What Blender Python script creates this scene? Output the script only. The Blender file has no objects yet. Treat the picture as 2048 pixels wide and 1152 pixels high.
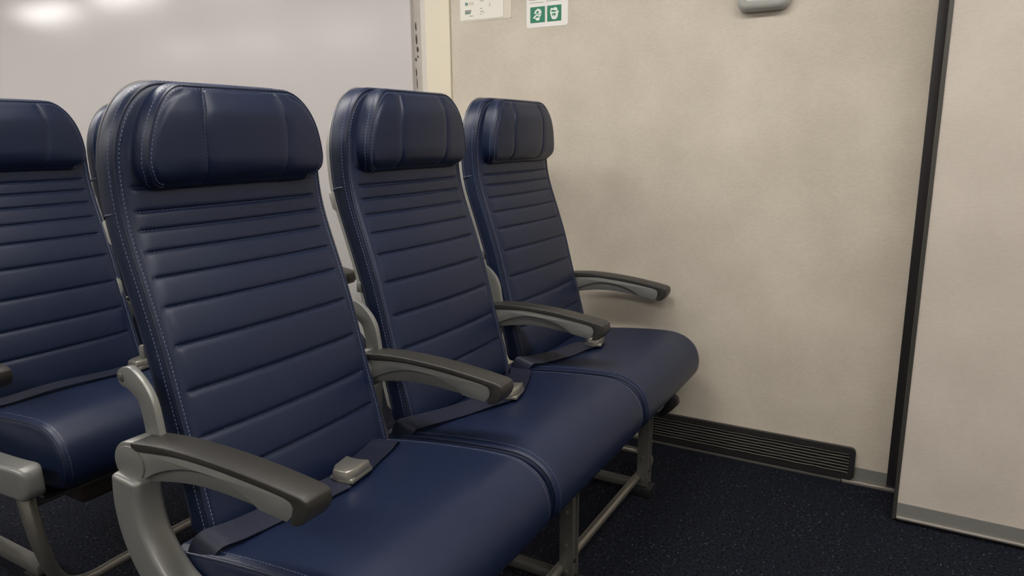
import bpy, bmesh, math, random
import numpy as np
from mathutils import Vector, Matrix

random.seed(7)
sc = bpy.context.scene
COL = sc.collection

# ------------------------------------------------------------------ camera
CAM_H = 1.01
cam_d = bpy.data.cameras.new('camera')
cam = bpy.data.objects.new('camera', cam_d)
COL.objects.link(cam)
cam_d.sensor_fit = 'HORIZONTAL'
cam_d.sensor_width = 36.0
cam_d.lens = 1425.0 / 2048.0 * 36.0
cam_d.clip_start = 0.02
yaw, pitch, roll = (math.radians(a) for a in (29.836, 11.976, -0.466))
fw = Vector((math.cos(yaw) * math.cos(pitch), math.sin(yaw) * math.cos(pitch), -math.sin(pitch)))
rt = Vector((math.sin(yaw), -math.cos(yaw), 0))
up = rt.cross(fw)
r2 = math.cos(roll) * rt + math.sin(roll) * up
u2 = -math.sin(roll) * rt + math.cos(roll) * up
cam.matrix_world = Matrix(((r2.x, u2.x, -fw.x, 0), (r2.y, u2.y, -fw.y, 0), (r2.z, u2.z, -fw.z, CAM_H), (0, 0, 0, 1)))
sc.camera = cam

# ------------------------------------------------------------------ world and exposure
w = bpy.data.worlds.new('world')
sc.world = w
w.use_nodes = True
w.node_tree.nodes['Background'].inputs[0].default_value = (0.6, 0.6, 0.6, 1)
w.node_tree.nodes['Background'].inputs[1].default_value = 0.05
sc.view_settings.view_transform = 'Standard'
sc.view_settings.look = 'None'
sc.view_settings.gamma = 1.0
sc.view_settings.use_curve_mapping = False
sc.view_settings.exposure = 0.0
LAMP = 24.0                                   # strength of the ceiling light diffusers

# ------------------------------------------------------------------ materials
def srgb(r, g, b):
    f = lambda c: (c / 255 / 12.92) if c / 255 <= .04045 else ((c / 255 + .055) / 1.055) ** 2.4
    return (f(r), f(g), f(b), 1)

def mat(name, color, rough=.5, metal=0.0, spec=.5, noise=None, bump=None, emit=0.0, coat=0.0):
    """noise=(scale, amount, colour2); bump=list of (scale, strength, distance, kind)"""
    m = bpy.data.materials.new(name)
    m.use_nodes = True
    nt = m.node_tree
    b = nt.nodes['Principled BSDF']
    b.inputs['Base Color'].default_value = color
    b.inputs['Roughness'].default_value = rough
    b.inputs['Metallic'].default_value = metal
    b.inputs['Specular IOR Level'].default_value = spec
    if coat:
        b.inputs['Coat Weight'].default_value = coat
        b.inputs['Coat Roughness'].default_value = .15
    if emit:
        b.inputs['Emission Color'].default_value = color
        b.inputs['Emission Strength'].default_value = emit
    tc = nt.nodes.new('ShaderNodeTexCoord')
    if noise:
        n = nt.nodes.new('ShaderNodeTexNoise')
        n.inputs['Scale'].default_value = noise[0]
        n.inputs['Detail'].default_value = 5
        nt.links.new(tc.outputs['Object'], n.inputs['Vector'])
        mx = nt.nodes.new('ShaderNodeMix')
        mx.data_type = 'RGBA'
        mx.inputs[6].default_value = color
        mx.inputs[7].default_value = noise[2]
        mr = nt.nodes.new('ShaderNodeMapRange')
        mr.inputs[1].default_value = .35
        mr.inputs[2].default_value = .7
        mr.inputs[4].default_value = noise[1]
        nt.links.new(n.outputs['Fac'], mr.inputs[0])
        nt.links.new(mr.outputs[0], mx.inputs[0])
        nt.links.new(mx.outputs[2], b.inputs['Base Color'])
    prev = None
    for (s, st, dist, kind) in (bump or []):
        if kind == 'voronoi':
            t = nt.nodes.new('ShaderNodeTexVoronoi')
            out = t.outputs['Distance']
        else:
            t = nt.nodes.new('ShaderNodeTexNoise')
            t.inputs['Detail'].default_value = 3
            out = t.outputs['Fac']
        t.inputs['Scale'].default_value = s
        nt.links.new(tc.outputs['Object'], t.inputs['Vector'])
        bp = nt.nodes.new('ShaderNodeBump')
        bp.inputs['Strength'].default_value = st
        bp.inputs['Distance'].default_value = dist
        nt.links.new(out, bp.inputs['Height'])
        if prev:
            nt.links.new(prev.outputs[0], bp.inputs['Normal'])
        prev = bp
    if prev:
        nt.links.new(prev.outputs[0], b.inputs['Normal'])
    return m

M = {}
M['leather'] = mat('navy_leather', srgb(17, 29, 56), .42, spec=.45, noise=(6, .35, srgb(22, 34, 61)),
                   bump=[(420, .12, .0008, 'voronoi'), (14, .12, .006, 'noise')])
M['thread'] = mat('thread', srgb(94, 102, 126), .8)
M['piping'] = mat('piping_leather', srgb(17, 27, 51), .45)
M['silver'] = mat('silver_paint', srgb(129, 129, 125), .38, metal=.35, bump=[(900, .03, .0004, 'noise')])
M['silver_shaded'] = mat('silver_paint_shaded', srgb(100, 100, 98), .5, metal=.15)  # armrest silver with the shade of the hollowed arch put into its colour
M['shell'] = mat('shell_plastic', srgb(176, 173, 165), .4, metal=.1)
M['pad'] = mat('arm_pad_rubber', srgb(48, 46, 43), .42, bump=[(700, .12, .0005, 'noise')])
M['strap'] = mat('belt_webbing', srgb(18, 23, 43), .5, bump=[(160, .3, .001, 'noise')])
M['buckle'] = mat('buckle_metal', srgb(160, 156, 147), .3, metal=.75)
M['steel'] = mat('steel_tube', srgb(150, 146, 138), .32, metal=.8)
M['leg'] = mat('leg_paint', srgb(108, 106, 101), .42, metal=.5)
M['dark'] = mat('dark_plastic', srgb(26, 25, 26), .5)
M['brown'] = mat('dark_pouch_fabric', srgb(44, 34, 32), .7, bump=[(120, .3, .002, 'noise')])
M['black_trim'] = mat('black_trim', srgb(38, 35, 38), .45)
M['grey_trim'] = mat('grey_edge_trim', srgb(78, 76, 72), .4, metal=.3)
M['cream'] = mat('cream_trim', srgb(222, 212, 190), .5)
M['white_wall'] = mat('white_gloss_panel', srgb(197, 192, 190), .22, spec=.5, bump=[(1.6, .05, .02, 'noise')])
M['kick'] = mat('grey_kick_strip', srgb(118, 117, 112), .55)
M['alu'] = mat('bright_aluminium', srgb(225, 215, 205), .3, metal=.8)
M['vent'] = mat('vent_black', srgb(40, 38, 38), .4, bump=[(60, .2, .002, 'noise')])
M['vblack'] = mat('vent_dark', srgb(14, 13, 13), .8)
M['slat'] = mat('vent_slat', srgb(112, 108, 102), .35)
M['ceiling'] = mat('ceiling_panel', srgb(205, 203, 198), .6)
M['sidewall'] = mat('cabin_lining', srgb(165, 162, 156), .55)
M['lamp'] = mat('lamp_diffuser', (1.0, .965, .92, 1), .5, emit=LAMP)
M['lampframe'] = mat('lamp_frame', srgb(225, 225, 222), .4)
M['paper'] = mat('white_card', srgb(232, 228, 216), .5)
M['sleeve'] = mat('clear_sleeve', srgb(216, 207, 190), .25)
M['sticker'] = mat('white_sticker', srgb(236, 232, 226), .35)
M['green'] = mat('green_print', srgb(30, 122, 92), .4)
M['whiteprint'] = mat('white_print', srgb(232, 238, 230), .4)
M['greyprint'] = mat('grey_print', srgb(150, 148, 138), .6)
M['tealprint'] = mat('teal_print', srgb(112, 142, 132), .6)
M['fixture'] = mat('fixture_plastic', srgb(176, 176, 170), .35)
M['fixture_face'] = mat('fixture_face', srgb(245, 245, 242), .25)
M['trimgrey'] = mat('pale_grey_trim', srgb(206, 200, 190), .5)
M['gap'] = mat('gap_seal', srgb(186, 179, 169), .7, noise=(30, .3, srgb(160, 152, 144)))
M['soot'] = mat('seal_dirt', srgb(70, 64, 60), .9)

def wall_material(name, c1, c2):
    m = mat(name, c1, .55)
    nt = m.node_tree
    b = nt.nodes['Principled BSDF']
    tc = nt.nodes.new('ShaderNodeTexCoord')
    def noise(scale, sc3, detail):
        mp = nt.nodes.new('ShaderNodeMapping')
        mp.inputs['Scale'].default_value = sc3
        nt.links.new(tc.outputs['Object'], mp.inputs[0])
        n = nt.nodes.new('ShaderNodeTexNoise')
        n.inputs['Scale'].default_value = scale
        n.inputs['Detail'].default_value = detail
        nt.links.new(mp.outputs[0], n.inputs['Vector'])
        return n
    a = noise(90, (1, 1.0, 3.2), 4)     # fine horizontal linen weave
    c = noise(5, (1, 1, 1), 4)          # broad mottling
    ad = nt.nodes.new('ShaderNodeMath'); ad.operation = 'MULTIPLY_ADD'
    nt.links.new(a.outputs['Fac'], ad.inputs[0]); ad.inputs[1].default_value = .6
    nt.links.new(c.outputs['Fac'], ad.inputs[2])
    mr = nt.nodes.new('ShaderNodeMapRange')
    mr.inputs[1].default_value = .55; mr.inputs[2].default_value = 1.05
    nt.links.new(ad.outputs[0], mr.inputs[0])
    mx = nt.nodes.new('ShaderNodeMix'); mx.data_type = 'RGBA'
    mx.inputs[6].default_value = c1; mx.inputs[7].default_value = c2
    nt.links.new(mr.outputs[0], mx.inputs[0])
    nt.links.new(mx.outputs[2], b.inputs['Base Color'])
    bp = nt.nodes.new('ShaderNodeBump'); bp.inputs['Strength'].default_value = .08; bp.inputs['Distance'].default_value = .001
    nt.links.new(a.outputs['Fac'], bp.inputs['Height'])
    nt.links.new(bp.outputs[0], b.inputs['Normal'])
    return m
M['wall'] = wall_material('beige_laminate', srgb(189, 179, 163), srgb(208, 198, 182))
M['wall2'] = wall_material('beige_laminate_panel', srgb(186, 176, 164), srgb(200, 190, 178))

def carpet_material():
    m = mat('carpet', srgb(16, 17, 26), .95, spec=.1)
    nt = m.node_tree
    b = nt.nodes['Principled BSDF']
    tc = nt.nodes.new('ShaderNodeTexCoord')
    n = nt.nodes.new('ShaderNodeTexNoise'); n.inputs['Scale'].default_value = 130; n.inputs['Detail'].default_value = 6
    v = nt.nodes.new('ShaderNodeTexVoronoi'); v.inputs['Scale'].default_value = 150
    n2 = nt.nodes.new('ShaderNodeTexNoise'); n2.inputs['Scale'].default_value = 9
    for t in (n, v, n2): nt.links.new(tc.outputs['Object'], t.inputs['Vector'])
    cr = nt.nodes.new('ShaderNodeValToRGB')
    cr.color_ramp.elements[0].position = .35; cr.color_ramp.elements[0].color = srgb(9, 10, 14)
    cr.color_ramp.elements[1].position = .75; cr.color_ramp.elements[1].color = srgb(38, 41, 53)
    nt.links.new(n.outputs['Fac'], cr.inputs[0])
    # pale flecks: small voronoi cores, only in some cells
    lt = nt.nodes.new('ShaderNodeMath'); lt.operation = 'LESS_THAN'; lt.inputs[1].default_value = .22
    nt.links.new(v.outputs['Distance'], lt.inputs[0])
    sep = nt.nodes.new('ShaderNodeSeparateColor'); nt.links.new(v.outputs['Color'], sep.inputs[0])
    gt = nt.nodes.new('ShaderNodeMath'); gt.operation = 'GREATER_THAN'; gt.inputs[1].default_value = .88
    nt.links.new(sep.outputs[0], gt.inputs[0])
    mu = nt.nodes.new('ShaderNodeMath'); mu.operation = 'MULTIPLY'
    nt.links.new(lt.outputs[0], mu.inputs[0]); nt.links.new(gt.outputs[0], mu.inputs[1])
    mu2 = nt.nodes.new('ShaderNodeMath'); mu2.operation = 'MULTIPLY'
    nt.links.new(mu.outputs[0], mu2.inputs[0]); nt.links.new(n2.outputs['Fac'], mu2.inputs[1])
    mx = nt.nodes.new('ShaderNodeMix'); mx.data_type = 'RGBA'
    nt.links.new(mu2.outputs[0], mx.inputs[0]); nt.links.new(cr.outputs[0], mx.inputs[6])
    mx.inputs[7].default_value = srgb(150, 155, 165)
    nt.links.new(mx.outputs[2], b.inputs['Base Color'])
    bp = nt.nodes.new('ShaderNodeBump'); bp.inputs['Strength'].default_value = .9; bp.inputs['Distance'].default_value = .006
    nt.links.new(n.outputs['Fac'], bp.inputs['Height']); nt.links.new(bp.outputs[0], b.inputs['Normal'])
    return m
M['carpet'] = carpet_material()

# ------------------------------------------------------------------ mesh helpers
ORG = {}          # parent name -> reference origin already subtracted

def link_mesh(name, verts, faces, m, parent=None, org=(0, 0, 0), smooth=True, sharp=38, bevel=0, seg=2):
    me = bpy.data.meshes.new(name)
    v = [(a[0] - org[0], a[1] - org[1], a[2] - org[2]) for a in verts]
    me.from_pydata(v, [], faces)
    bm = bmesh.new(); bm.from_mesh(me)
    bmesh.ops.remove_doubles(bm, verts=bm.verts, dist=1e-6)
    bmesh.ops.recalc_face_normals(bm, faces=bm.faces)
    if bevel:
        es = [e for e in bm.edges if e.is_manifold and e.calc_face_angle(0) > math.radians(30)]
        bmesh.ops.bevel(bm, geom=es, offset=bevel, segments=seg, profile=.5, affect='EDGES', clamp_overlap=True)
    bm.to_mesh(me); bm.free()
    if smooth:
        me.shade_smooth()
        me.set_sharp_from_angle(angle=math.radians(sharp))
    me.materials.append(M[m])
    o = bpy.data.objects.new(name, me)
    COL.objects.link(o)
    if parent is not None:
        o.parent = parent
    return o

def box_vf(x0, x1, y0, y1, z0, z1):
    v = [(x, y, z) for x in (x0, x1) for y in (y0, y1) for z in (z0, z1)]
    f = [(0, 1, 3, 2), (4, 6, 7, 5), (0, 4, 5, 1), (2, 3, 7, 6), (0, 2, 6, 4), (1, 5, 7, 3)]
    return v, f

def join(*vf):
    V, Fc = [], []
    for v, f in vf:
        n = len(V)
        V += list(v)
        Fc += [tuple(i + n for i in t) for t in f]
    return V, Fc

def box(name, x0, x1, y0, y1, z0, z1, m, parent=None, org=(0, 0, 0), bevel=0, seg=2):
    v, f = box_vf(x0, x1, y0, y1, z0, z1)
    return link_mesh(name, v, f, m, parent, org, smooth=bevel > 0, bevel=bevel, seg=seg)

def catmull(P, n=8, closed=False):
    P = [Vector(p) for p in P]
    out = []
    N = len(P)
    rng = range(N if closed else N - 1)
    for i in rng:
        if closed:
            a, b, c, d = P[i - 1], P[i], P[(i + 1) % N], P[(i + 2) % N]
        else:
            a, b, c, d = P[max(i - 1, 0)], P[i], P[i + 1], P[min(i + 2, N - 1)]
        for k in range(n):
            t = k / n
            out.append(.5 * ((2 * b) + (c - a) * t + (2 * a - 5 * b + 4 * c - d) * t * t + (3 * b - a - 3 * c + d) * t ** 3))
    if not closed:
        out.append(P[-1])
    return out

def tube_vf(path, r, n=12, closed=False):
    P = [Vector(p) for p in path]
    V, Fc = [], []
    T = []
    for i in range(len(P)):
        if closed:
            t = P[(i + 1) % len(P)] - P[i - 1]
        else:
            t = P[min(i + 1, len(P) - 1)] - P[max(i - 1, 0)]
        T.append(t.normalized())
    nrm = T[0].orthogonal().normalized()
    for i, p in enumerate(P):
        nrm = (nrm - T[i] * nrm.dot(T[i])).normalized()
        bn = T[i].cross(nrm)
        rr = r(i / (len(P) - 1)) if callable(r) else r
        for k in range(n):
            a = 2 * math.pi * k / n
            V.append(p + (nrm * math.cos(a) + bn * math.sin(a)) * rr)
    L = len(P)
    for i in range(L if closed else L - 1):
        for k in range(n):
            j = (i + 1) % L
            Fc.append((i * n + k, i * n + (k + 1) % n, j * n + (k + 1) % n, j * n + k))
    if not closed:
        Fc.append(tuple(range(n))[::-1])
        Fc.append(tuple((L - 1) * n + k for k in range(n)))
    return V, Fc

def cyl_vf(p0, p1, r, n=20):
    return tube_vf([p0, p1], r, n)

def prism_yz(poly, x0, x1, xf=None):
    """closed polygon in (y, z) extruded along x; xf(y) shifts x"""
    n = len(poly)
    xf = xf or (lambda y: 0)
    V = [(x0 + xf(y), y, z) for y, z in poly] + [(x1 + xf(y), y, z) for y, z in poly]
    Fc = [tuple(range(n)), tuple(range(n, 2 * n))[::-1]]
    Fc += [(i, (i + 1) % n, n + (i + 1) % n, n + i) for i in range(n)]
    return V, Fc

def dashes(path, length, gap, r, normal):
    """little stitches lying along a polyline"""
    P = [Vector(p) for p in path]
    d = [0]
    for a, b in zip(P, P[1:]):
        d.append(d[-1] + (b - a).length)
    def at(s):
        for i in range(len(P) - 1):
            if s <= d[i + 1]:
                t = (s - d[i]) / max(d[i + 1] - d[i], 1e-9)
                return P[i].lerp(P[i + 1], t)
        return P[-1]
    V, Fc = [], []
    s = gap
    nn = Vector(normal)
    while s + length < d[-1]:
        a, b = at(s), at(s + length)
        t = (b - a).normalized()
        sd = t.cross(nn).normalized() * r
        h = nn * r
        n = len(V)
        V += [a - sd, a + h * .9 + t * length * .15, a + sd, b - sd, b + h * .9 - t * length * .15, b + sd]
        Fc += [(n, n + 1, n + 4, n + 3), (n + 1, n + 2, n + 5, n + 4), (n, n + 2, n + 1), (n + 3, n + 4, n + 5), (n, n + 3, n + 5, n + 2)]
        s += length + gap
    return V, Fc

def thing(name, label, cat, loc, group=None, kind=None):
    o = bpy.data.objects.new(name, None)
    o.empty_display_size = .1
    COL.objects.link(o)
    o.location = loc
    o['label'] = label
    o['category'] = cat
    if group: o['group'] = group
    if kind: o['kind'] = kind
    return o

def tag(o, label=None, cat=None, group=None, kind=None):
    if label: o['label'] = label
    if cat: o['category'] = cat
    if group: o['group'] = group
    if kind: o['kind'] = kind
    return o

def structure(o, label, cat):
    return tag(o, label, cat, kind='structure')

# ------------------------------------------------------------------ the cabin shell
XW = 2.182                   # inner face of the wall beside the seats
YF, YB, XL, ZC = -2.6, 7.0, -2.4, 2.24
structure(box('floor', XL - .1, XW + .12, YF - .1, YB + .1, -.08, 0, 'carpet'), 'dark navy flecked cabin carpet', 'floor')
structure(box('ceiling', XL - .1, XW + .12, YF - .1, YB + .1, ZC, ZC + .08, 'ceiling'), 'pale cabin ceiling above the seats', 'ceiling')
wr = structure(box('wall_right', XW, XW + .1, .009, 1.489, .0, ZC, 'wall'), 'beige linen-textured wall beside the seats', 'wall')
structure(box('wall_left', XL - .1, XL, YF, YB, 0, ZC, 'sidewall'), 'pale cabin wall across the aisle', 'wall')
structure(box('wall_front', XL, XW + .1, YF - .1, YF, 0, ZC, 'sidewall'), 'pale partition behind the camera', 'wall')
structure(box('wall_back', XL, XW + .1, YB, YB + .1, 0, ZC, 'sidewall'), 'pale partition at the far end', 'wall')
# white glossy side wall behind the second row, ending at the cream post
structure(box('wall_side', XW + .004, XW + .1, 1.668, YB, 0, ZC, 'white_wall', bevel=.003), 'glossy white cabin wall behind the seats', 'wall')
# recessed joint between the white panel and the post, with its seal
g = structure(box('trim_1', XW + .018, XW + .1, 1.62, 1.668, 0, ZC, 'gap'), 'worn grey seal beside the white panel', 'trim')
for (y, z, h, wd) in ((1.655, 1.36, .035, .006), (1.652, 1.325, .02, .007), (1.658, 1.29, .012, .006), (1.661, 1.245, .03, .004),
                      (1.655, 1.405, .03, .005), (1.658, 1.205, .04, .003), (1.655, 1.16, .012, .005), (1.65, 1.30, .01, .004)):
    V, Fc = tube_vf(catmull([(XW + .0175, y, z - h / 2), (XW + .016, y + random.uniform(-.003, .003), z), (XW + .0175, y + .001, z + h / 2)], 4),
                    lambda t, wd=wd: wd * .5 * (.3 + math.sin(math.pi * t) * .8), 6)
    link_mesh('dirt_mark', V, Fc, 'soot', g)
structure(box('trim_2', XW - .002, XW + .1, 1.598, 1.62, 0, ZC, 'trimgrey', bevel=.002), 'narrow pale grey strip edging the cream post', 'trim')
structure(box('trim_3', XW - .006, XW + .1, 1.492, 1.598, 0, ZC, 'cream', bevel=.003), 'cream post at the end of the beige wall', 'trim')
structure(box('trim_4', XW + .012, XW + .1, 1.489, 1.492, 0, ZC, 'black_trim'), 'thin dark joint between wall and cream post', 'trim')
# black edge strip and the proud panel on the right
structure(box('trim_5', XW - .004, XW + .1, -.016, .009, .012, ZC, 'black_trim', bevel=.002), 'black vertical edge strip of the beige wall', 'trim')
XP = 2.005
structure(box('wall_panel', XP, XW + .1, YF, -.022, .022, ZC, 'wall2'), 'beige panel standing proud at the right edge', 'wall')
structure(box('trim_6', XP - .003, XP + .03, -.0225, -.013, .006, ZC, 'grey_trim', bevel=.002), 'dark grey edge trim of the proud panel', 'trim')
structure(box('baseboard_right', XW - .003, XW + .02, .009, .0945, .012, .052, 'kick'), 'grey kick strip low on the beige wall', 'baseboard')
structure(box('baseboard_panel', XP - .003, XP + .02, YF, -.023, .014, .055, 'kick'), 'grey kick strip along the proud panel', 'baseboard')
structure(box('trim_7', XW - .010, XW + .01, -.014, .125, .0, .011, 'alu', bevel=.002), 'short bright metal strip at the foot of the wall', 'trim')
structure(box('trim_10', XW - .010, XW + .01, .127, 1.489, .0, .010, 'leg', bevel=.002), 'dull grey metal strip below the vent', 'trim')
structure(box('trim_8', XP - .008, XP + .01, YF, -.023, .010, .017, 'alu', bevel=.002), 'metal strip under the proud panel', 'trim')
structure(box('trim_9', XP + .004, XW, YF, -.03, 0, .022, 'dark'), 'dark recess under the proud panel', 'trim')

# ------------------------------------------------------------------ floor level vent grille
def rrect(y0, y1, z0, z1, r, n=6):
    pts = []
    for cy, cz, a0 in ((y1 - r, z1 - r, 0), (y0 + r, z1 - r, 90), (y0 + r, z0 + r, 180), (y1 - r, z0 + r, 270)):
        for k in range(n + 1):
            a = math.radians(a0 + 90 * k / n)
            pts.append((cy + r * math.cos(a), cz + r * math.sin(a)))
    return pts

VO = (XW, .40, .012)
vent = thing('vent_grille', 'long black louvred air vent low on the beige wall', 'vent', VO)
VY0, VY1, VZ0, VZ1 = .094, .735, .013, .112
outer = rrect(VY0, VY1, VZ0, VZ1, .014)
inner = rrect(VY0 + .016, VY1 - .016, VZ0 + .017, VZ1 - .016, .008)
V = []
n = len(outer)
for x, pl in ((XW, outer), (XW - .012, outer), (XW - .013, inner), (XW, inner)):
    V += [(x, y, z) for y, z in pl]
Fc = []
for a in range(3):
    for i in range(n):
        j = (i + 1) % n
        Fc.append((a * n + i, a * n + j, (a + 1) * n + j, (a + 1) * n + i))
link_mesh('frame', V, Fc, 'vent', vent, VO, sharp=30)
box('backing', XW - .002, XW + .002, VY0 + .01, VY1 - .01, VZ0 + .01, VZ1 - .01, 'vblack', vent, VO)
for i in range(7):
    z = VZ0 + .022 + i * (VZ1 - VZ0 - .042) / 6
    poly = [(VY0 + .014, 0), (VY1 - .014, 0)]
    ys = np.linspace(VY0 + .014, VY1 - .014, 26)
    V, Fc = [], []
    for k, y in enumerate(ys):
        wob = .0008 * math.sin(k * 1.9 + i * 2.1) * math.sin(k * .37 + i)
        V += [(XW - .0125, y, z + wob - .0010), (XW - .0125, y, z + wob + .0010), (XW - .008, y, z + wob + .0006), (XW - .008, y, z + wob - .0008)]
    for k in range(len(ys) - 1):
        for a in range(4):
            b = (a + 1) % 4
            Fc.append((k * 4 + a, k * 4 + b, k * 4 + 4 + b, k * 4 + 4 + a))
    Fc += [(0, 1, 2, 3), tuple(len(V) - 4 + a for a in range(4))[::-1]]
    link_mesh('slat', V, Fc, 'slat', vent, VO, smooth=False)

# ------------------------------------------------------------------ wall fixture at the top of the picture
FO = (XW, .432, 1.40)
fx = thing('wall_fixture', 'light grey rounded plastic fixture high on the beige wall', 'fixture', FO)
def rounded_housing(y0, y1, z0, z1, depth, r):
    rings = []
    for d, ins in ((0, 0), (depth * .55, .001), (depth * .85, .006), (depth, .016)):
        rings.append((XW - d, rrect(y0 + ins, y1 - ins, z0 + ins, z1 - ins, max(r - ins * .6, .004), 7)))
    V, Fc = [], []
    n = len(rings[0][1])
    for x, pl in rings:
        V += [(x, y, z) for y, z in pl]
    for a in range(len(rings) - 1):
        for i in range(n):
            Fc.append((a * n + i, a * n + (i + 1) % n, (a + 1) * n + (i + 1) % n, (a + 1) * n + i))
    Fc.append(tuple((len(rings) - 1) * n + i for i in range(n)))
    Fc.append(tuple(range(n))[::-1])
    return V, Fc
V, Fc = rounded_housing(.361, .503, 1.347, 1.455, .034, .026)
link_mesh('housing', V, Fc, 'fixture', fx, FO, sharp=60)
V, Fc = rounded_housing(.377, .487, 1.361, 1.442, .0375, .018)
link_mesh('face', V, Fc, 'fixture_face', fx, FO, sharp=60)

# ------------------------------------------------------------------ printed cards on the wall
CO = (XW, 1.36, 1.40)
card = thing('notice_card', 'faded white printed notice card in a clear sleeve', 'notice', CO)
def flat(name, y0, y1, z0, z1, d0, d1, m, parent, org, r=.004, tilt=0.0):
    pl = rrect(y0, y1, z0, z1, r, 4)
    pl = [(y, z + (y1 - y) * tilt) for y, z in pl]
    V, Fc = prism_yz(pl, XW - d1, XW - d0)
    return link_mesh(name, V, Fc, m, parent, org, smooth=False)
flat('sleeve', 1.245, 1.452, 1.3985, 1.60, 0, .0012, 'sleeve', card, CO, .006)
flat('card', 1.275, 1.447, 1.404, 1.60, .0012, .0026, 'paper', card, CO, .004)
flat('picture', 1.415, 1.427, 1.452, 1.462, .0026, .0031, 'tealprint', card, CO, .002)
flat('picture', 1.392, 1.410, 1.452, 1.462, .0026, .0030, 'sleeve', card, CO, .002)
flat('picture', 1.402, 1.428, 1.430, 1.437, .0026, .0031, 'greyprint', card, CO, .002)
flat('picture', 1.405, 1.428, 1.424, 1.430, .0026, .0030, 'tealprint', card, CO, .002)
for (y0, y1, z) in ((1.358, 1.366, 1.438), (1.352, 1.366, 1.4285), (1.351, 1.355, 1.4235), (1.361, 1.367, 1.4205), (1.325, 1.330, 1.452),
                    (1.352, 1.366, 1.462), (1.395, 1.41, 1.417), (1.325, 1.331, 1.445)):
    flat('print_mark', y0, y1, z - .0012, z + .0012, .0026, .0031, 'greyprint', card, CO, .0005)

SO = (XW, 1.11, 1.40)
stk = thing('safety_sticker', 'white sticker with two green pictogram squares on the wall', 'sticker', SO)
flat('backing', 1.037, 1.187, 1.360, 1.50, 0, .001, 'sticker', stk, SO, .007, .0)
for i, (y0, y1, z0, z1) in enumerate(((1.119, 1.173, 1.375, 1.424), (1.060, 1.111, 1.375, 1.424))):
    gsq = flat('green_square', y0, y1, z0, z1, .001, .0016, 'green', stk, SO, .001, .0)
    cy, cz = (y0 + y1) / 2, (z0 + z1) / 2
    def blob(pts, m, d0, d1):
        P = catmull([(0, cy - a * .001, cz + b * .001) for a, b in pts], 5, True)
        V, Fc = prism_yz([(p.y, p.z) for p in P], XW - d1, XW - d0)
        return link_mesh('pictogram', V, Fc, m, gsq, SO, smooth=False)
    if i == 0:
        blob([(-12, 5), (-8, 13), (0, 18), (8, 17), (13, 11), (14, 4), (6, 1), (-4, 2)], 'whiteprint', .0016, .002)
        blob([(-16, -11), (-12, -4), (-4, 0), (6, -1), (13, 1), (11, -5), (7, -8), (8, -15), (2, -18), (-6, -16), (-8, -11)], 'whiteprint', .0016, .002)
        blob([(-5, 6), (0, 12), (5, 7), (3, 4), (-2, 4)], 'green', .002, .0022)
        blob([(-9, -9), (-3, -4), (5, -5), (1, -9)], 'green', .002, .0022)
    else:
        blob([(-14, 9), (-11, 16), (-4, 15), (3, 18), (10, 15), (12, 8), (17, 4), (14, 0), (13, -9), (8, -17), (0, -19), (-8, -16), (-12, -6), (-14, 0)], 'whiteprint', .0016, .002)
        blob([(-12, 8), (-4, 10), (4, 8), (10, 7), (4, 4), (-6, 4)], 'green', .002, .0022)
        blob([(-8, -2), (-5, -9), (-2, -3), (2, -10), (6, -2), (2, 0)], 'green', .002, .0022)
for (y0, y1, z) in ((1.125, 1.175, 1.437), (1.06, 1.115, 1.438), (1.12, 1.176, 1.446), (1.055, 1.11, 1.447)):
    flat('print_line', y0, y1, z - .0008, z + .0008, .001, .0015, 'greyprint', stk, SO, .0003)

# ------------------------------------------------------------------ ceiling lights, all out of view
def ceiling_light(x, y, label):
    o = (x, y, ZC)
    t = thing('ceiling_light', label, 'light', o, 'ceiling light panels')
    hx, hy = .13, .45
    V, Fc = join(box_vf(x - hx - .02, x - hx, y - hy - .02, y + hy + .02, ZC - .03, ZC), box_vf(x + hx, x + hx + .02, y - hy - .02, y + hy + .02, ZC - .03, ZC),
                 box_vf(x - hx, x + hx, y - hy - .02, y - hy, ZC - .03, ZC), box_vf(x - hx, x + hx, y + hy, y + hy + .02, ZC - .03, ZC))
    link_mesh('frame', V, Fc, 'lampframe', t, o, smooth=False)
    box('diffuser', x - hx, x + hx, y - hy, y + hy, ZC - .022, ZC - .002, 'lamp', t, o)
ROWN = ['first', 'second', 'third', 'fourth', 'fifth', 'sixth', 'seventh']
for i in range(7):
    ceiling_light(.97, -1.7 + 1.3 * i, 'long ceiling light panel above the seat side, %s from the front partition' % ROWN[i])
for i in range(7):  # unseen second row, added to give the cabin plausible light
    ceiling_light(-1.2, -1.7 + 1.3 * i, 'added long ceiling light panel across the aisle, %s from the front partition' % ROWN[i])

# ------------------------------------------------------------------ airline seat parts
SEAT_O = (.848, .75, 0)           # reference origin of a seat
CX = .848                          # middle of backrest

ZPROF = [.40, .49, .56, .635, .70, .76, .805, .845, .877, .905, .943, 1.0, 1.06, 1.115]
YPROF = [.903, .925, .945, .964, .980, 1.0, 1.015, 1.030, 1.040, 1.046, 1.050, 1.050, 1.050, 1.053]
_zz = np.linspace(.36, 1.15, 400)
_yy = np.interp(_zz, ZPROF, YPROF)
_yy = np.convolve(np.pad(_yy, 20, mode='edge'), np.ones(41) / 41, 'valid')
def yback(z): return float(np.interp(z, _zz, _yy))
CHAN = [.943, .906, .877, .844, .805, .760, .701, .630, .558, .491]

def half_width(z, z0, z1, wb, wt, rxt, rzt, rxb, rzb):
    wl = wb + (wt - wb) * (z - z0) / (z1 - z0)
    if z > z1 - rzt:
        q = min((z - (z1 - rzt)) / rzt, 1)
        wl -= rxt * (1 - math.sqrt(max(1 - q * q, 0)))
    if z < z0 + rzb:
        q = min(((z0 + rzb) - z) / rzb, 1)
        wl -= rxb * (1 - math.sqrt(max(1 - q * q, 0)))
    return wl

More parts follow.
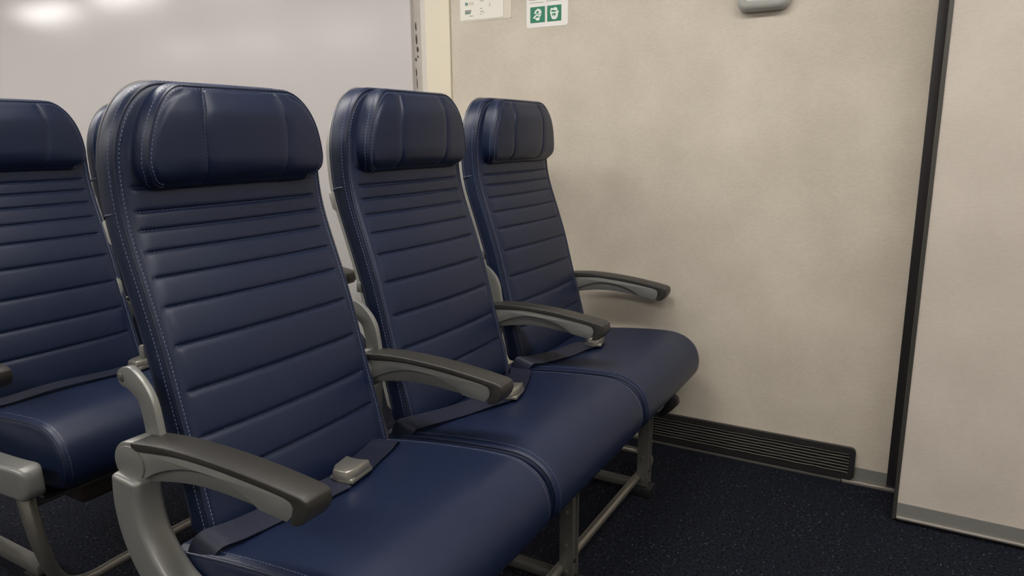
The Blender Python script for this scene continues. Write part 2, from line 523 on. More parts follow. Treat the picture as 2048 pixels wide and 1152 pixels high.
def edge_dist(x, z, z0, z1, wb, wt, rxt, rzt, rxb, rzb):
    wl = wb + (wt - wb) * (z - z0) / (z1 - z0)
    d = min(wl - abs(x), z1 - z, z - z0)
    if z > z1 - rzt and abs(x) > wl - rxt:
        q = math.hypot((z - (z1 - rzt)) / rzt, (abs(x) - (wl - rxt)) / rxt)
        d = (1 - q) * min(rxt, rzt)
    if z < z0 + rzb and abs(x) > wl - rxb:
        q = math.hypot(((z0 + rzb) - z) / rzb, (abs(x) - (wl - rxb)) / rxb)
        d = (1 - q) * min(rxb, rzb)
    return max(d, 0)

def slab(par, zs, ysurf, T, r, disp, us, flare=0.0, tback=None):
    """upholstered slab: rows in z, columns us in -1..1 across the width; front faces -y"""
    V, Fc = [], []
    rows = []
    for z in zs:
        hw = half_width(z, *par)
        row = []
        yb = ysurf(z) + T
        row.append((CX - hw + flare, yb, z))
        row.append((CX - hw, (ysurf(z) + r + yb) / 2, z))
        for u in us:
            x = u * hw
            d = edge_dist(x, z, *par)
            off = r - math.sqrt(max(r * r - (r - min(d, r)) ** 2, 0))
            row.append((CX + x, ysurf(z) + off + disp(x, z, d), z))
        row.append((CX + hw, (ysurf(z) + r + yb) / 2, z))
        row.append((CX + hw - flare, yb, z))
        rows.append(row)
    n = len(rows[0])
    for row in rows: V += row
    for i in range(len(rows) - 1):
        for k in range(n):
            j = (k + 1) % n
            Fc.append((i * n + k, i * n + j, (i + 1) * n + j, (i + 1) * n + k))
    Fc.append(tuple(range(n)))
    Fc.append(tuple((len(rows) - 1) * n + k for k in range(n)))
    return V, Fc

def outline(par, ins, n=40):
    """points (x, z) of the slab outline, inset, running from lower left up, over and down right"""
    z0, z1 = par[0], par[1]
    zs = [z0 + (z1 - z0) * (1 - math.cos(math.pi * k / n)) / 2 for k in range(n + 1)]
    L = [(-(half_width(z, *par)), z) for z in zs]
    Rr = [(-x, z) for x, z in L[::-1]]
    pts = L + Rr
    # inset along the normal
    out = []
    for i, (x, z) in enumerate(pts):
        a = pts[max(i - 1, 0)]; b = pts[min(i + 1, len(pts) - 1)]
        tx, tz = b[0] - a[0], b[1] - a[1]
        l = math.hypot(tx, tz) or 1
        out.append((x + tz / l * ins, z - tx / l * ins))
    return out

def smooth01(t):
    t = min(max(t, 0), 1)
    return t * t * (3 - 2 * t)

# --- backrest
BP = (.395, 1.113, .214, .210, .098, .140, .02, .02)
B_T, B_R = .048, .011
def chan_disp(x, z, d):
    hw = half_width(z, *BP)
    m = smooth01((hw - .020 - abs(x)) / .014)
    g = 0
    for c in CHAN:
        g += .0034 * math.exp(-((z - c) / .0026) ** 2)
    b = [.40] + sorted(CHAN) + [1.02]
    puff = 0
    for a, c in zip(b, b[1:]):
        if a <= z < c:
            t = (z - a) / (c - a)
            puff = -.0034 * min(1, (c - a) / .062) * math.sqrt(max(math.sin(math.pi * t), 0))
    seam = .0022 * math.exp(-((hw - abs(x) - .0135) / .002) ** 2) * smooth01((1.02 - z) / .02)
    topm = smooth01((1.03 - z) / .06)
    crown = -.010 * (1 - (x / hw) ** 2)
    return m * (g + puff * topm) + seam + crown
def back_rows():
    bz = [BP[0] + .0005 * k * k for k in range(6)]
    for a, c in zip([BP[0] + .014] + sorted(CHAN), sorted(CHAN) + [1.0]):
        nseg = 12
        for k in range(nseg):
            t = k / nseg
            t2 = t - .11 * math.sin(2 * math.pi * t)
            z = a + (c - a) * t2
            if z > bz[-1] + 1e-4: bz.append(z)
    top = [1.0 + (BP[1] - 1.0) * math.sin(math.pi / 2 * k / 26) for k in range(27)]
    bz += [z for z in top if z > bz[-1] + 1e-5]
    return bz
bus = sorted(set([-1, -.995, -.985, -.97, -.955, -.945, -.937, -.93, -.92, -.91, -.90, -.885, -.87, -.85, -.82, -.78] + list(np.linspace(-.7, .7, 15)) +
                 [.78, .82, .85, .87, .885, .90, .91, .92, .93, .937, .945, .955, .97, .985, .995, 1]))

def front_y(x, z):
    d = edge_dist(x, z, *BP)
    off = B_R - math.sqrt(max(B_R ** 2 - (B_R - min(d, B_R)) ** 2, 0))
    return yback(z) + off + chan_disp(x, z, d)

def make_backrest(root):
    V, Fc = slab(BP, back_rows(), yback, B_T, B_R, chan_disp, bus, flare=.004)
    b = link_mesh('backrest', V, Fc, 'leather', root, SEAT_O, sharp=50)
    # piping on the front edge
    ol = outline(BP, .0045, 60)
    P = [(CX + x, front_y(x, z) - .0006, z) for x, z in ol]
    V, Fc = tube_vf(P, .0024, 8)
    link_mesh('piping', V, Fc, 'piping', b, SEAT_O)
    # stitching: beside the piping, on the side, and along every channel
    S = []
    ol = outline(BP, .0105, 60)
    S.append(dashes([(CX + x, front_y(x, z) - .0002, z) for x, z in ol], .0042, .0026, .0009, (0, -1, 0)))
    S.append(dashes([(CX + x, front_y(x, z) + .001, z) for x, z in outline(BP, .0002, 60)], .0042, .0026, .0009, (-.5, -.8, 0)))
    for c in CHAN:
        hw = half_width(c, *BP) - .022
        xs = np.linspace(-hw, hw, 30)
        S.append(dashes([(CX + x, front_y(x, c) - .0003, c) for x in xs], .004, .0024, .0006, (0, -.9, .4)))
    V, Fc = join(*S)
    link_mesh('stitching', V, Fc, 'thread', b, SEAT_O, smooth=False)['kind'] = 'stuff'
    # seam across the side panel below the shoulder
    for sgn in (-1, 1):
        z = .898
        hw = half_width(z, *BP)
        P = catmull([(CX + sgn * (hw + .0002), yback(z) + .018, z + .007), (CX + sgn * (hw + .0004), yback(z) + .04, z + .003), (CX + sgn * (hw - .004), yback(z) + B_T + .001, z - .002)], 6)
        V, Fc = tube_vf(P, .0011, 6)
        link_mesh('side_seam', V, Fc, 'thread', b, SEAT_O)
    return b

# --- grey shell behind the backrest
def make_shell(root):
    par = (.40, BP[1] + .0025, .2135, .2095, .098, .140, .02, .02)
    zs = [par[0] + (par[1] - par[0]) * math.sin(math.pi / 2 * k / 44) for k in range(45)]
    V, Fc = [], []
    rows = []
    for z in zs:
        hw = half_width(z, *par)
        y0 = yback(z) + B_T - .006
        yb = yback(z) + B_T + .026
        zr = z - .022 * smooth01((z - .95) / .165)
        rows.append([(CX - hw + .002, y0, z), (CX - hw + .021, yb, zr), (CX - hw + .034, yb + .009, zr), (CX - hw * .5, yb + .015, zr), (CX, yb + .017, zr), (CX + hw * .5, yb + .015, zr),
                     (CX + hw - .034, yb + .009, zr), (CX + hw - .021, yb, zr), (CX + hw - .002, y0, z)])
    n = 9
    for r in rows: V += r
    for i in range(len(rows) - 1):
        for k in range(n):
            j = (k + 1) % n
            Fc.append((i * n + k, i * n + j, (i + 1) * n + j, (i + 1) * n + k))
    Fc += [tuple(range(n)), tuple((len(rows) - 1) * n + k for k in range(n))]
    s = link_mesh('back_shell', V, Fc, 'shell', root, SEAT_O, sharp=45)
    # small coat hook on the left rim and a foot at its lower end
    for sgn in (-1, 1):
        z1, z2 = .893, .850
        hw = half_width(.87, *par)
        poly = [(yback(z1) + B_T + .016, z1), (yback(z1) + B_T + .029, z1 - .004), (yback(z2) + B_T + .030, z2 + .006), (yback(z2) + B_T + .018, z2)]
        x0 = CX + sgn * (hw - .0185)
        V, Fc = prism_yz(poly, x0 - .004, x0 + .004)
        link_mesh('coat_hook', V, Fc, 'shell', s, SEAT_O, bevel=.002)
        zl = .70
        poly = [(yback(zl) + B_T - .002, zl + .004), (yback(zl) + B_T + .011, zl + .001), (yback(zl) + B_T + .011, zl - .020), (yback(zl) + B_T - .002, zl - .020)]
        x0 = CX + sgn * (hw - .005)
        V, Fc = prism_yz(poly, x0 - .005, x0 + .005)
        link_mesh('hinge_lug', V, Fc, 'silver', s, SEAT_O, bevel=.003)
    return s

# --- headrest pillow
HP = (.933, 1.110, .189, .176, .072, .128, .040, .048)
H_T, H_R = .064, .015
HX = CX + .004
def head_y(z):
    t = (z - HP[0]) / (HP[1] - HP[0])
    return 1.006 + .010 * max(t - .55, 0) ** 2 * 4 + .004 * (1 - t)
def seam_x(z):
    t = (z - HP[0]) / (HP[1] - HP[0])
    return .080 + .006 * math.sin(math.pi * t) - .008 * smooth01((t - .6) / .4)
def head_disp(x, z, d):
    hw = half_width(z, *HP)
    t = (z - HP[0]) / (HP[1] - HP[0])
    tm = smooth01(t / .12) * smooth01((1 - t) / .10)
    s = .0030 * math.exp(-((abs(x) - seam_x(z)) / .0022) ** 2) * tm
    s += .0020 * math.exp(-((abs(x) - seam_x(z)) / .010) ** 2) * tm
    p = .0022 * math.exp(-((d - .0088) / .0018) ** 2)
    crown = -.014 * (1 - min(abs(x) / hw, 1) ** 2) * smooth01(t / .3) * smooth01((1 - t) / .3)
    low = .016 * smooth01((.20 - t) / .20) ** 1.5
    return s + p + crown + low
hus = sorted(set([round(s * v, 4) for s in (-1, 1) for v in [1, .996, .988, .978, .968, .958, .948, .935, .92, .90, .87, .83, .78, .73, .68, .64, .61] + list(np.linspace(.36, .58, 30)) + list(np.linspace(0.05, .33, 6))]))
def head_fy(x, z):
    d = edge_dist(x, z, *HP)
    return head_y(z) + H_R - math.sqrt(max(H_R ** 2 - (H_R - min(d, H_R)) ** 2, 0)) + head_disp(x, z, d)

def make_headrest(root):
    hz = [HP[0] + (HP[1] - HP[0]) * (1 - math.cos(math.pi * k / 56)) / 2 for k in range(57)]
    V, Fc = slab(HP, hz, head_y, H_T, H_R, head_disp, hus, flare=-.012)
    V = [(x + .004, y, z) for x, y, z in V]
    h = link_mesh('headrest', V, Fc, 'leather', root, SEAT_O, sharp=60)
    ol = outline(HP, .0042, 60)
    P = [(HX + x, head_fy(x, z) - .0004, z) for x, z in ol]
    V, Fc = tube_vf(P, .0016, 8)
    link_mesh('piping', V, Fc, 'piping', h, SEAT_O)
    S = [dashes([(HX + x, head_fy(x, z) - .0002, z) for x, z in outline(HP, .0088, 60)], .0042, .0026, .0009, (0, -1, 0))]
    S.append(dashes([(HX + x, head_fy(x, z) + .001, z) for x, z in outline(HP, .0003, 60)], .0042, .0026, .0009, (-.5, -.8, 0)))
    for sgn in (-1, 1):
        zz = np.linspace(HP[0] + .022, HP[1] - .014, 24)
        S.append(dashes([(HX + sgn * seam_x(z), head_fy(sgn * seam_x(z), z) - .0003, z) for z in zz], .004, .0024, .0005, (0, -1, 0)))
    V, Fc = join(*S)
    link_mesh('stitching', V, Fc, 'thread', h, SEAT_O, smooth=False)['kind'] = 'stuff'
    return h

# --- seat cushion
CPROF = [(.95, .392), (.85, .407), (.75, .418), (.66, .424), (.61, .4215), (.575, .408), (.550, .384), (.538, .352), (.538, .322), (.549, .299), (.576, .284), (.65, .276), (.95, .272)]
CW0, CW1 = .599, 1.085
cp = [(p.y, p.z) for p in catmull([(0, y, z) for y, z in CPROF], 6)]
def prof_norm(i):
    a = cp[max(i - 1, 0)]; b = cp[min(i + 1, len(cp) - 1)]
    ty, tz = b[0] - a[0], b[1] - a[1]
    l = math.hypot(ty, tz)
    return (-tz / l, ty / l)             # points into the cushion
CR = .017
cxs = [CW0 + CR * (1 - math.cos(math.pi / 2 * k / 6)) for k in range(7)] + list(np.linspace(CW0 + CR + .004, CW0 + .045, 6)) + list(np.linspace(CW0 + .08, CW1 - .08, 8))
cxs += [CW0 + CW1 - x for x in cxs[:13][::-1]]
def cush_pt(i, x):
    d = min(x - CW0, CW1 - x)
    off = CR - math.sqrt(max(CR ** 2 - (CR - min(d, CR)) ** 2, 0))
    off += .0022 * math.exp(-((d - .013) / .0022) ** 2)
    top = smooth01((.95 - abs(i / (len(cp) - 1) - .22) * 3))
    u = (x - (CW0 + CW1) / 2) / ((CW1 - CW0) / 2)
    off -= .007 * (1 - u * u) * top
    ny, nz = prof_norm(i)
    return (x, cp[i][0] + ny * -off * -1, cp[i][1] + nz * off)
def make_cushion(root):
    V, Fc = [], []
    n = len(cp)
    sgn = 1
    for x in cxs:
        for i in range(n):
            V.append(cush_pt(i, x))
    for a in range(len(cxs) - 1):
        for i in range(n - 1):
            Fc.append((a * n + i, a * n + i + 1, (a + 1) * n + i + 1, (a + 1) * n + i))
        Fc.append((a * n + n - 1, a * n, (a + 1) * n, (a + 1) * n + n - 1))
    Fc.append(tuple(range(n)))
    Fc.append(tuple((len(cxs) - 1) * n + i for i in range(n)))
    c = link_mesh('seat_cushion', V, Fc, 'leather', root, SEAT_O, sharp=60)
    S, PP = [], []
    for x, xs in ((CW0 + .0045, CW0 + .0165), (CW1 - .0045, CW1 - .0165)):
        P = [cush_pt(i, x) for i in range(2, n - 14)]
        PP.append(tube_vf(P, .0026, 8))
        Q = [cush_pt(i, xs) for i in range(2, n - 14)]
        S.append(dashes([(q[0], q[1] - .0002, q[2] + .0006) for q in Q], .0042, .0028, .0006, (0, -.5, .8)))
    for V, Fc in PP:
        link_mesh('piping', V, Fc, 'piping', c, SEAT_O)
    V, Fc = join(*S)
    link_mesh('stitching', V, Fc, 'thread', c, SEAT_O, smooth=False)['kind'] = 'stuff'
    return c

# --- armrest (reference: the one left of the seat)
def axf(y): return (.96 - y) * .12
AX0, AX1 = .568, .614
PADTOP = [(.972, .5765), (.912, .5795), (.849, .577), (.782, .570), (.719, .560), (.668, .550)]
PADLOW = [(.972, .562), (.885, .567), (.816, .562), (.751, .553), (.704, .545), (.688, .540)]
PANBOT = [(.967, .511), (.917, .521), (.873, .526), (.821, .5255), (.755, .5175), (.695, .508)]
SCAL = [(.962, .513), (.934, .532), (.888, .548), (.845, .552), (.801, .545), (.766, .532), (.742, .517)]
def cm2(P, n=6): return [(p.y, p.z) for p in catmull([(0, y, z) for y, z in P], n)]

def make_armrest(root, name='armrest', shift=0.0, org=SEAT_O, end=False):
    top, low, bot, scl = cm2(PADTOP), cm2(PADLOW), cm2(PANBOT), cm2(SCAL)
    # body: silver panel between pad and lower edge
    body = low + [(.683, .530), (.686, .518), (.695, .508)][0:2] + bot[::-1]
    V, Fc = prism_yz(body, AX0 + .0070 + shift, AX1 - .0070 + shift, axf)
    a = link_mesh(name, V, Fc, 'silver_shaded', root, org, bevel=.0016, sharp=35)
    # hollowed arch on both flanks: a thinner web under the arch, the rest thick
    upper = low + [(.683, .530), (.686, .518), (.695, .508), (.7425, .5163)] + scl[::-1][1:-1] + [(.966, .5115)]
    V, Fc = prism_yz(upper, AX0 + .0012 + shift, AX1 - .0012 + shift, axf)
    link_mesh('side_panel', V, Fc, 'silver', a, org, bevel=.0015, sharp=35)
    # dark pad: top cap and the drooping nose
    nose = [(.668, .550), (.659, .545), (.657, .532), (.661, .520), (.670, .509), (.679, .5055), (.690, .5065), (.686, .514), (.682, .522), (.681, .531), (.684, .537), (.688, .540)]
    pad = top[:-1] + nose + low[::-1][1:]
    V, Fc = prism_yz(pad, AX0 - .001 + shift, AX1 + .001 + shift, axf)
    link_mesh('arm_pad', V, Fc, 'pad', a, org, bevel=.0026, seg=3, sharp=30)
    # rounded pivot housing at the rear
    c = (.975, .5435)
    R = .0335
    hp = [(.968, .577), (.985, .5755)]
    for k in range(15):
        an = math.radians(70 - 150 * k / 14)
        hp.append((c[0] + .003 + R * math.cos(an), c[1] - .0005 + R * math.sin(an)))
    hp += [(.962, .5095), (.9655, .54)]
    V, Fc = prism_yz(hp, AX0 + .0005 + shift, AX1 - .0005 + shift, axf)
    link_mesh('pivot_housing', V, Fc, 'silver', a, org, bevel=.003, sharp=35)
    pc = []
    for k in range(28):
        an = 2 * math.pi * k / 28
        pc.append((c[0] + .003 + .0285 * math.cos(an), c[1] - .002 + .0285 * math.sin(an)))
    V, Fc = prism_yz(pc, AX0 - .0015 + shift, AX0 + .004 + shift, axf)
    link_mesh('pivot_cap', V, Fc, 'silver', a, org, bevel=.001)
    return a

def band(path, wy, x0, x1):
    """strip of constant thickness wy following a path in (y, z), between x0 and x1"""
    P = [(p.y, p.z) for p in catmull([(0, y, z) for y, z in path], 6)]
    A, B = [], []
    for i in range(len(P)):
        a = P[max(i - 1, 0)]; b = P[min(i + 1, len(P) - 1)]
        ty, tz = b[0] - a[0], b[1] - a[1]
        l = math.hypot(ty, tz)
        ww = wy(i / (len(P) - 1)) if callable(wy) else wy
        A.append((P[i][0] - tz / l * ww, P[i][1] + ty / l * ww))
        B.append((P[i][0] + tz / l * ww, P[i][1] - ty / l * ww))
    V, Fc = [], []
    n = len(P)
    for (a, b) in zip(A, B):
        V += [(x0, a[0], a[1]), (x1, a[0], a[1]), (x1, b[0], b[1]), (x0, b[0], b[1])]
    for i in range(n - 1):
        for k in range(4):
            j = (k + 1) % 4
            Fc.append((i * 4 + k, i * 4 + j, i * 4 + 4 + j, i * 4 + 4 + k))
    Fc += [(0, 1, 2, 3), tuple((n - 1) * 4 + k for k in (3, 2, 1, 0))]
    return V, Fc

def make_arm_post(root, shift=0.0, org=SEAT_O, end=False):
    if end:     # the aisle end: heavy curved bay that runs forward under the cushion
        path = [(.979, .520), (.981, .480), (.970, .430), (.942, .385), (.897, .348), (.83, .330), (.74, .328), (.64, .332), (.555, .338)]
        P = [(p.y, p.z) for p in catmull([(0, y, z) for y, z in path], 8)]
        x0, x1, rc = .550 + shift, .598 + shift, .0095
        V, Fc, rings = [], [], []
        n = len(P)
        def ring(i, grow, adv):
            a_ = P[max(i - 1, 0)]; b_ = P[min(i + 1, n - 1)]
            ty, tz = b_[0] - a_[0], b_[1] - a_[1]
            l = math.hypot(ty, tz); ty /= l; tz /= l
            hw_ = (.029 + .006 * i / (n - 1)) - .034 * (1 - grow)
            hx_ = (x1 - x0) / 2 - .024 * (1 - grow)
            r_ = max(min(rc, hw_ * .95, hx_ * .95), .001)
            out = []
            for sx, sy, a0 in ((1, 1, 0), (-1, 1, 90), (-1, -1, 180), (1, -1, 270)):
                for q in range(5):
                    an = math.radians(a0 + 22.5 * q)
                    px = sx * (hx_ - r_) + r_ * math.cos(an)
                    pw = sy * (hw_ - r_) + r_ * math.sin(an)
                    out.append(((x0 + x1) / 2 + px, P[i][0] + ty * adv - tz * pw, P[i][1] + tz * adv + ty * pw))
            return out
        rings.append(ring(0, .78, -.006)); rings.append(ring(0, .93, -.003))
        for i in range(n): rings.append(ring(i, 1, 0))
        for q in range(1, 7):
            an = math.pi / 2 * q / 6
            rings.append(ring(n - 1, 1 - .75 * (1 - math.cos(an)), .022 * math.sin(an)))
        m_ = len(rings[0])
        for r_ in rings: V += r_
        for i in range(len(rings) - 1):
            for q in range(m_):
                Fc.append((i * m_ + q, i * m_ + (q + 1) % m_, (i + 1) * m_ + (q + 1) % m_, (i + 1) * m_ + q))
        Fc += [tuple(range(m_)), tuple((len(rings) - 1) * m_ + q for q in range(m_))]
        o = link_mesh('end_bay', V, Fc, 'silver', root, org, sharp=70)
    else:
        path = [(.968, .510), (.972, .470), (.972, .43), (.960, .39), (.95, .35), (.93, .30)]
        V, Fc = band(path, lambda t: .019, .572 + shift, .606 + shift)
        o = link_mesh('arm_post', V, Fc, 'silver', root, org, bevel=.003, seg=2, sharp=40)
    return o

def make_bracket(root, shift=0.0, org=SEAT_O):
    outer = [(.985, .545), (.987, .580), (.991, .606), (.998, .626), (1.018, .639), (1.034, .643), (1.042, .652), (1.042, .663), (1.032, .671), (1.016, .676),
             (1.003, .673), (.985, .661), (.970, .645), (.960, .626), (.955, .602), (.951, .575), (.948, .545)]
    P = cm2(outer + [outer[0]], 3)[:-1]
    V, Fc = prism_yz(P, .600 + shift, .612 + shift)
    b = link_mesh('recline_bracket', V, Fc, 'silver', root, org, bevel=.0022, seg=2, sharp=40)
    V, Fc = cyl_vf((.5975 + shift, 1.031, .657), (.602 + shift, 1.031, .657), .0062, 18)
    bo = link_mesh('bolt', V, Fc, 'leg', b, org, bevel=.0008)
    V, Fc = cyl_vf((.5965 + shift, 1.031, .657), (.5985 + shift, 1.031, .657), .003, 6)
    link_mesh('bolt', V, Fc, 'leg', b, org)
    return b

# --- lap belt
def ribbon(path, wdir, width, th=.0016, twist=None):
    P = catmull(path, 6)
    V, Fc = [], []
    for i, p in enumerate(P):
        t = i / (len(P) - 1)
        a = Vector(wdir[0]).lerp(Vector(wdir[1]), t).normalized() * width / 2
        tg = (P[min(i + 1, len(P) - 1)] - P[max(i - 1, 0)]).normalized()
        nn = a.cross(tg).normalized() * th
        V += [p - a, p + a, p + a + nn, p - a + nn]
    for i in range(len(P) - 1):
        for k in range(4):
            j = (k + 1) % 4
            Fc.append((i * 4 + k, i * 4 + j, i * 4 + 4 + j, i * 4 + 4 + k))
    n = len(P)
    Fc += [(0, 1, 2, 3), tuple((n - 1) * 4 + k for k in (3, 2, 1, 0))]
    return V, Fc

def cush_z(y):
    ys = [p[0] for p in cp[:30]][::-1]; zs = [p[1] for p in cp[:30]][::-1]
    return float(np.interp(y, ys, zs))
def make_belt(root, left, buckle, right, ang, org=SEAT_O, lumps=0.0, wid=.052):
    def lift(pts, e=.010):
        out = []
        for i, p in enumerate(pts):
            x, y = p[0], p[1]
            u = (x - (CW0 + CW1) / 2) / ((CW1 - CW0) / 2)
            z = cush_z(y) + .007 * max(1 - u * u, 0) + e + (p[2] if len(p) > 2 else 0)
            z += lumps * (i % 2)
            out.append((x, y, z))
        return out
    L = lift(left)
    V, Fc = ribbon(L, ((.0, 1, .25), (.18, 1, .1)), wid)
    b = link_mesh('seat_belt', V, Fc, 'strap', root, org, sharp=50)
    if right:
        V, Fc = ribbon(lift(right), ((-.12, 1, .1), (-.5, 1, .1)), wid)
        link_mesh('belt_tail', V, Fc, 'strap', b, org, sharp=50)
    # buckle: lift lever over a base plate
    bx, by = buckle
    u = (bx - (CW0 + CW1) / 2) / ((CW1 - CW0) / 2)
    bzv = cush_z(by) + .007 * (1 - u * u) + .012
    ca, sa = math.cos(ang), math.sin(ang)
    def tr(p): return (bx + p[0] * ca - p[1] * sa, by + p[0] * sa + p[1] * ca, bzv + p[2])
    def plate(pl, z0, z1, ins):
        n = len(pl)
        cxm = sum(p[0] for p in pl) / n; cym = sum(p[1] for p in pl) / n
        V = [tr((x, y, z0)) for x, y in pl] + [tr((cxm + (x - cxm) * ins, cym + (y - cym) * ins, z1)) for x, y in pl]
        Fc = [tuple(range(n)), tuple(range(n, 2 * n))[::-1]] + [(i, (i + 1) % n, n + (i + 1) % n, n + i) for i in range(n)]
        return V, Fc
    V, Fc = plate([(-.031, -.024), (.030, -.026), (.036, -.018), (.036, .018), (.030, .026), (-.031, .024), (-.036, 0)], -.004, .004, .97)
    k = link_mesh('buckle', V, Fc, 'buckle', b, org, bevel=.0015)
    V, Fc = plate([(-.037, -.015), (-.018, -.024), (.026, -.026), (.022, -.010), (.021, .0), (.022, .010), (.026, .026), (-.018, .024), (-.037, .015)], .004, .019, .9)
    link_mesh('buckle_lever', V, Fc, 'buckle', k, org, bevel=.0018, seg=2)
    V, Fc = cyl_vf(tr((.028, -.02, .006)), tr((.028, .02, .006)), .004, 10)
    link_mesh('buckle_pin', V, Fc, 'buckle', k, org)
    return b

# ------------------------------------------------------------------ build the seats
PROTO = {}
def part_copy(o, parent, dz=0.0):
    c = o.copy()
    COL.objects.link(c)
    c.parent = parent
    c.location.z += dz
    for ch in o.children:
        part_copy(ch, c)
    return c

def seat(k, dx, dy, label, dzb=0.0, end=False, last=False, belt=None, tune=None, lastmove=None, own=None):
    t = thing('airline_seat', label, 'seat', (SEAT_O[0] + .5 * k + dx, SEAT_O[1] + dy, 0), 'navy leather airline seats')
    builders = dict(backrest=make_backrest, back_shell=make_shell, headrest=make_headrest, seat_cushion=make_cushion, armrest=make_armrest, recline_bracket=make_bracket)
    for nme, fn in builders.items():
        if own and nme in ('backrest', 'headrest', 'back_shell'):
            global BP, HP
            keep = BP, HP
            BP, HP = own
            fn(t).location.z = dzb
            BP, HP = keep
            continue
        if nme not in PROTO:
            PROTO[nme] = fn(t)
            if nme in ('backrest', 'headrest', 'back_shell'): PROTO[nme].location.z = dzb
            PROTO[nme + '_dz'] = dzb
        else:
            dz = (dzb - PROTO[nme + '_dz']) if nme in ('backrest', 'headrest', 'back_shell') else 0
            part_copy(PROTO[nme], t, dz)
    key = 'end_bay' if end else 'arm_post'
    if key not in PROTO: PROTO[key] = make_arm_post(t, end=end)
    else: part_copy(PROTO[key], t)
    if last:      # a second armrest, post and bracket close the row
        a = part_copy(PROTO['armrest'], t); a.location.x += .5 + (lastmove[0] if lastmove else 0); a.location.z += lastmove[1] if lastmove else 0
        p = part_copy(PROTO['arm_post'], t) if 'arm_post' in PROTO else make_arm_post(t)
        p.location.x += .5
    if belt:
        make_belt(t, *belt)
    for ch in t.children:
        if tune and ch.name.split('.')[0] in tune:
            mv, sx = tune[ch.name.split('.')[0]]
            ch.location.x += mv
            ch.scale.x = sx
    return t

belt1 = ([(.600, .905, -.055), (.606, .893, -.012), (.618, .880, .006), (.650, .868, .004), (.70, .860), (.77, .842), (.845, .829)], (.873, .834),
         [(.90, .842), (.945, .858), (.99, .872), (1.035, .888, .002), (1.065, .91, -.03)], .15)
belt2 = ([(.603, .915, -.045), (.608, .900, .0), (.625, .885, .008), (.660, .866, .002), (.72, .838), (.775, .803), (.82, .785)], (.845, .778),
         [(.875, .787), (.925, .806), (.985, .832), (1.04, .860, .002), (1.07, .89, -.03)], .25, SEAT_O, .003)
belt3 = ([(.59, .905, -.045), (.60, .885, .004), (.625, .862, .006), (.66, .838, .001), (.71, .815), (.765, .793), (.795, .78)], (.818, .772),
         [(.85, .783), (.91, .81), (.98, .845), (1.05, .88, -.01)], .25, SEAT_O, .003)
belt4 = ([(.60, .90, -.03), (.62, .872, .004), (.68, .852), (.79, .838), (.90, .81), (.95, .80)], (.985, .79), None, .2, SEAT_O, .002, .036)

seat(0, 0, 0, 'navy leather airline seat nearest the camera with flat silver buckle on its cushion', -.005, end=True, belt=belt1,
     own=((.395, 1.106, .214, .210, .098, .140, .02, .02), (.938, 1.102, .189, .176, .072, .122, .040, .048)))
seat(1, 0, 0, 'middle navy leather airline seat of the front row of three', .004, belt=belt2)
seat(2, 0, 0, 'navy leather airline seat of the front row right beside the beige wall', .003, last=True, belt=belt3)
R2X, R2Y = .09, .95
seat(0, R2X, R2Y, 'navy leather airline seat in the row behind, cut by the left picture edge', 0, end=True, belt=belt4, tune={'seat_cushion': (.016, .93), 'armrest': (-.03, 1)})
seat(1, R2X - .055, R2Y, 'navy leather airline seat in the row behind, mostly hidden by the nearest seat', 0, last=True, tune={'seat_cushion': (.055, 1), 'armrest': (.06, 1)}, lastmove=(.02, .03))

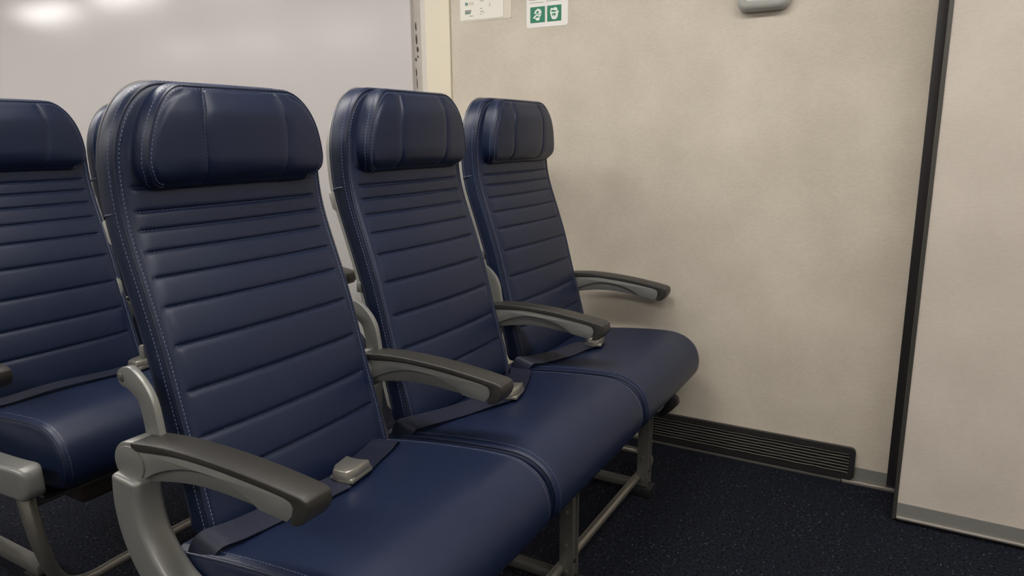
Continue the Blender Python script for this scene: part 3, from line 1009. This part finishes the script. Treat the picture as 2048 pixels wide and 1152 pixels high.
# ------------------------------------------------------------------ frames under the rows
def frame(dx, dy, n, legs, label):
    o = (SEAT_O[0] + dx, SEAT_O[1] + dy, 0)
    W = lambda x, y, z: (x + dx, y + dy, z)
    t = thing('seat_frame', label, 'seat frame', o)
    x0, x1 = .60, .60 + .5 * n - .02
    for y, z in ((.66, .252), (.88, .252)):
        V, Fc = cyl_vf(W(x0, y, z), W(x1, y, z), .021, 16)
        link_mesh('cross_tube', V, Fc, 'leg', t, o)
    # seat pan under each cushion
    for k in range(n):
        V, Fc = box_vf(.615 + .5 * k + dx, 1.07 + .5 * k + dx, .60 + dy, .94 + dy, .266, .271)
        link_mesh('seat_pan', V, Fc, 'dark', t, o, smooth=False)
    # front restraint bar with its bend up to the aisle end and its bend back at the other end
    xe = legs[-1] + .12
    by = .630 if n == 3 else .590
    path = catmull([W(.575, .585, .312), W(.573, .568, .25), W(.578, .560, .19), W(.592, .562, .13), W(.622, .570, .080), W(.675, by - .012, .058), W(.76, by - .003, .055), W(.95, by, .055)], 7)
    path += [Vector(W(xe - .05, by, .055))]
    path += catmull([W(xe - .05, by, .055), W(xe - .012, by + .004, .056), W(xe + .012, .652, .058), W(xe + .012, .69, .064), W(xe - .01, .74, .075), W(xe - .03, .80, .10)], 6)[1:]
    V, Fc = tube_vf(path, lambda t_: .0118 + .006 * max(1 - t_ * 2.6, 0), 14)
    link_mesh('restraint_bar', V, Fc, 'steel', t, o, sharp=60)
    for lx in legs:
        xs = lx + dx
        if n == 2:
            box('base_beam', xs - .016, xs + .016, .745 + dy, 1.09 + dy, .018, .046, 'leg', t, o, bevel=.006)
            V, Fc = cyl_vf((xs, 1.07 + dy, .03), (xs, .885 + dy, .255), .014, 12)
            link_mesh('rear_strut', V, Fc, 'leg', t, o)
            box('foot', xs - .022, xs + .022, .755 + dy, .80 + dy, 0, .020, 'dark', t, o, bevel=.004)
            box('foot', xs - .022, xs + .022, 1.04 + dy, 1.1 + dy, 0, .030, 'dark', t, o, bevel=.004)
            continue
        # channel section front post
        xs = lx + dx
        V, Fc = join(box_vf(xs - .019, xs - .015, .596 + dy, .628 + dy, .035, .268), box_vf(xs + .013, xs + .017, .598 + dy, .626 + dy, .035, .268),
                     box_vf(xs - .016, xs + .014, .604 + dy, .610 + dy, .035, .268))
        p = link_mesh('leg', V, Fc, 'leg', t, o, smooth=False)
        for bz_ in (.055, .12, .2):
            V, Fc = cyl_vf((xs - .0225, .612 + dy, bz_), (xs - .018, .612 + dy, bz_), .005, 12)
            link_mesh('bolt', V, Fc, 'steel', p, o)
        V, Fc = cyl_vf((xs, .598 + dy, .075), (xs, .606 + dy, .075), .0045, 12)
        link_mesh('bolt', V, Fc, 'dark', p, o)
        box('foot', xs - .022, xs + .022, .585 + dy, .655 + dy, 0, .032, 'dark', t, o, bevel=.004)
        box('base_beam', xs - .014, xs + .014, .62 + dy, .985 + dy, .018, .040, 'leg', t, o, bevel=.004)
        box('foot', xs - .022, xs + .022, .95 + dy, 1.02 + dy, 0, .030, 'dark', t, o, bevel=.004)
        V, Fc = cyl_vf((xs, .97 + dy, .03), (xs, .885 + dy, .255), .012, 12)
        link_mesh('rear_strut', V, Fc, 'leg', t, o)
    # pouches strapped under the cushions
    for k in range(n):
        cxp = .84 + .5 * k + dx + (.16 if k == 1 else 0)
        V, Fc = box_vf(cxp - .10, cxp + .10, .70 + dy, .87 + dy, .165, .262)
        link_mesh('under_seat_pouch', V, Fc, 'brown', t, o, bevel=.015, seg=3)
    if n == 3:   # dark lever hanging under the wall seat
        poly = [(.585, .278), (.560, .262), (.556, .245), (.575, .222), (.605, .195), (.618, .205), (.598, .232), (.592, .25), (.605, .272)]
        V, Fc = prism_yz(poly, 1.93, 1.955)
        link_mesh('lever', V, Fc, 'dark', t, o, bevel=.003)
    return t
frame(0, 0, 3, (1.318, 1.82), 'grey tubular base frame with restraint bar under the front row')
frame(R2X, R2Y, 2, (.66, 1.16), 'grey tubular base frame with curved restraint bar under the row behind')
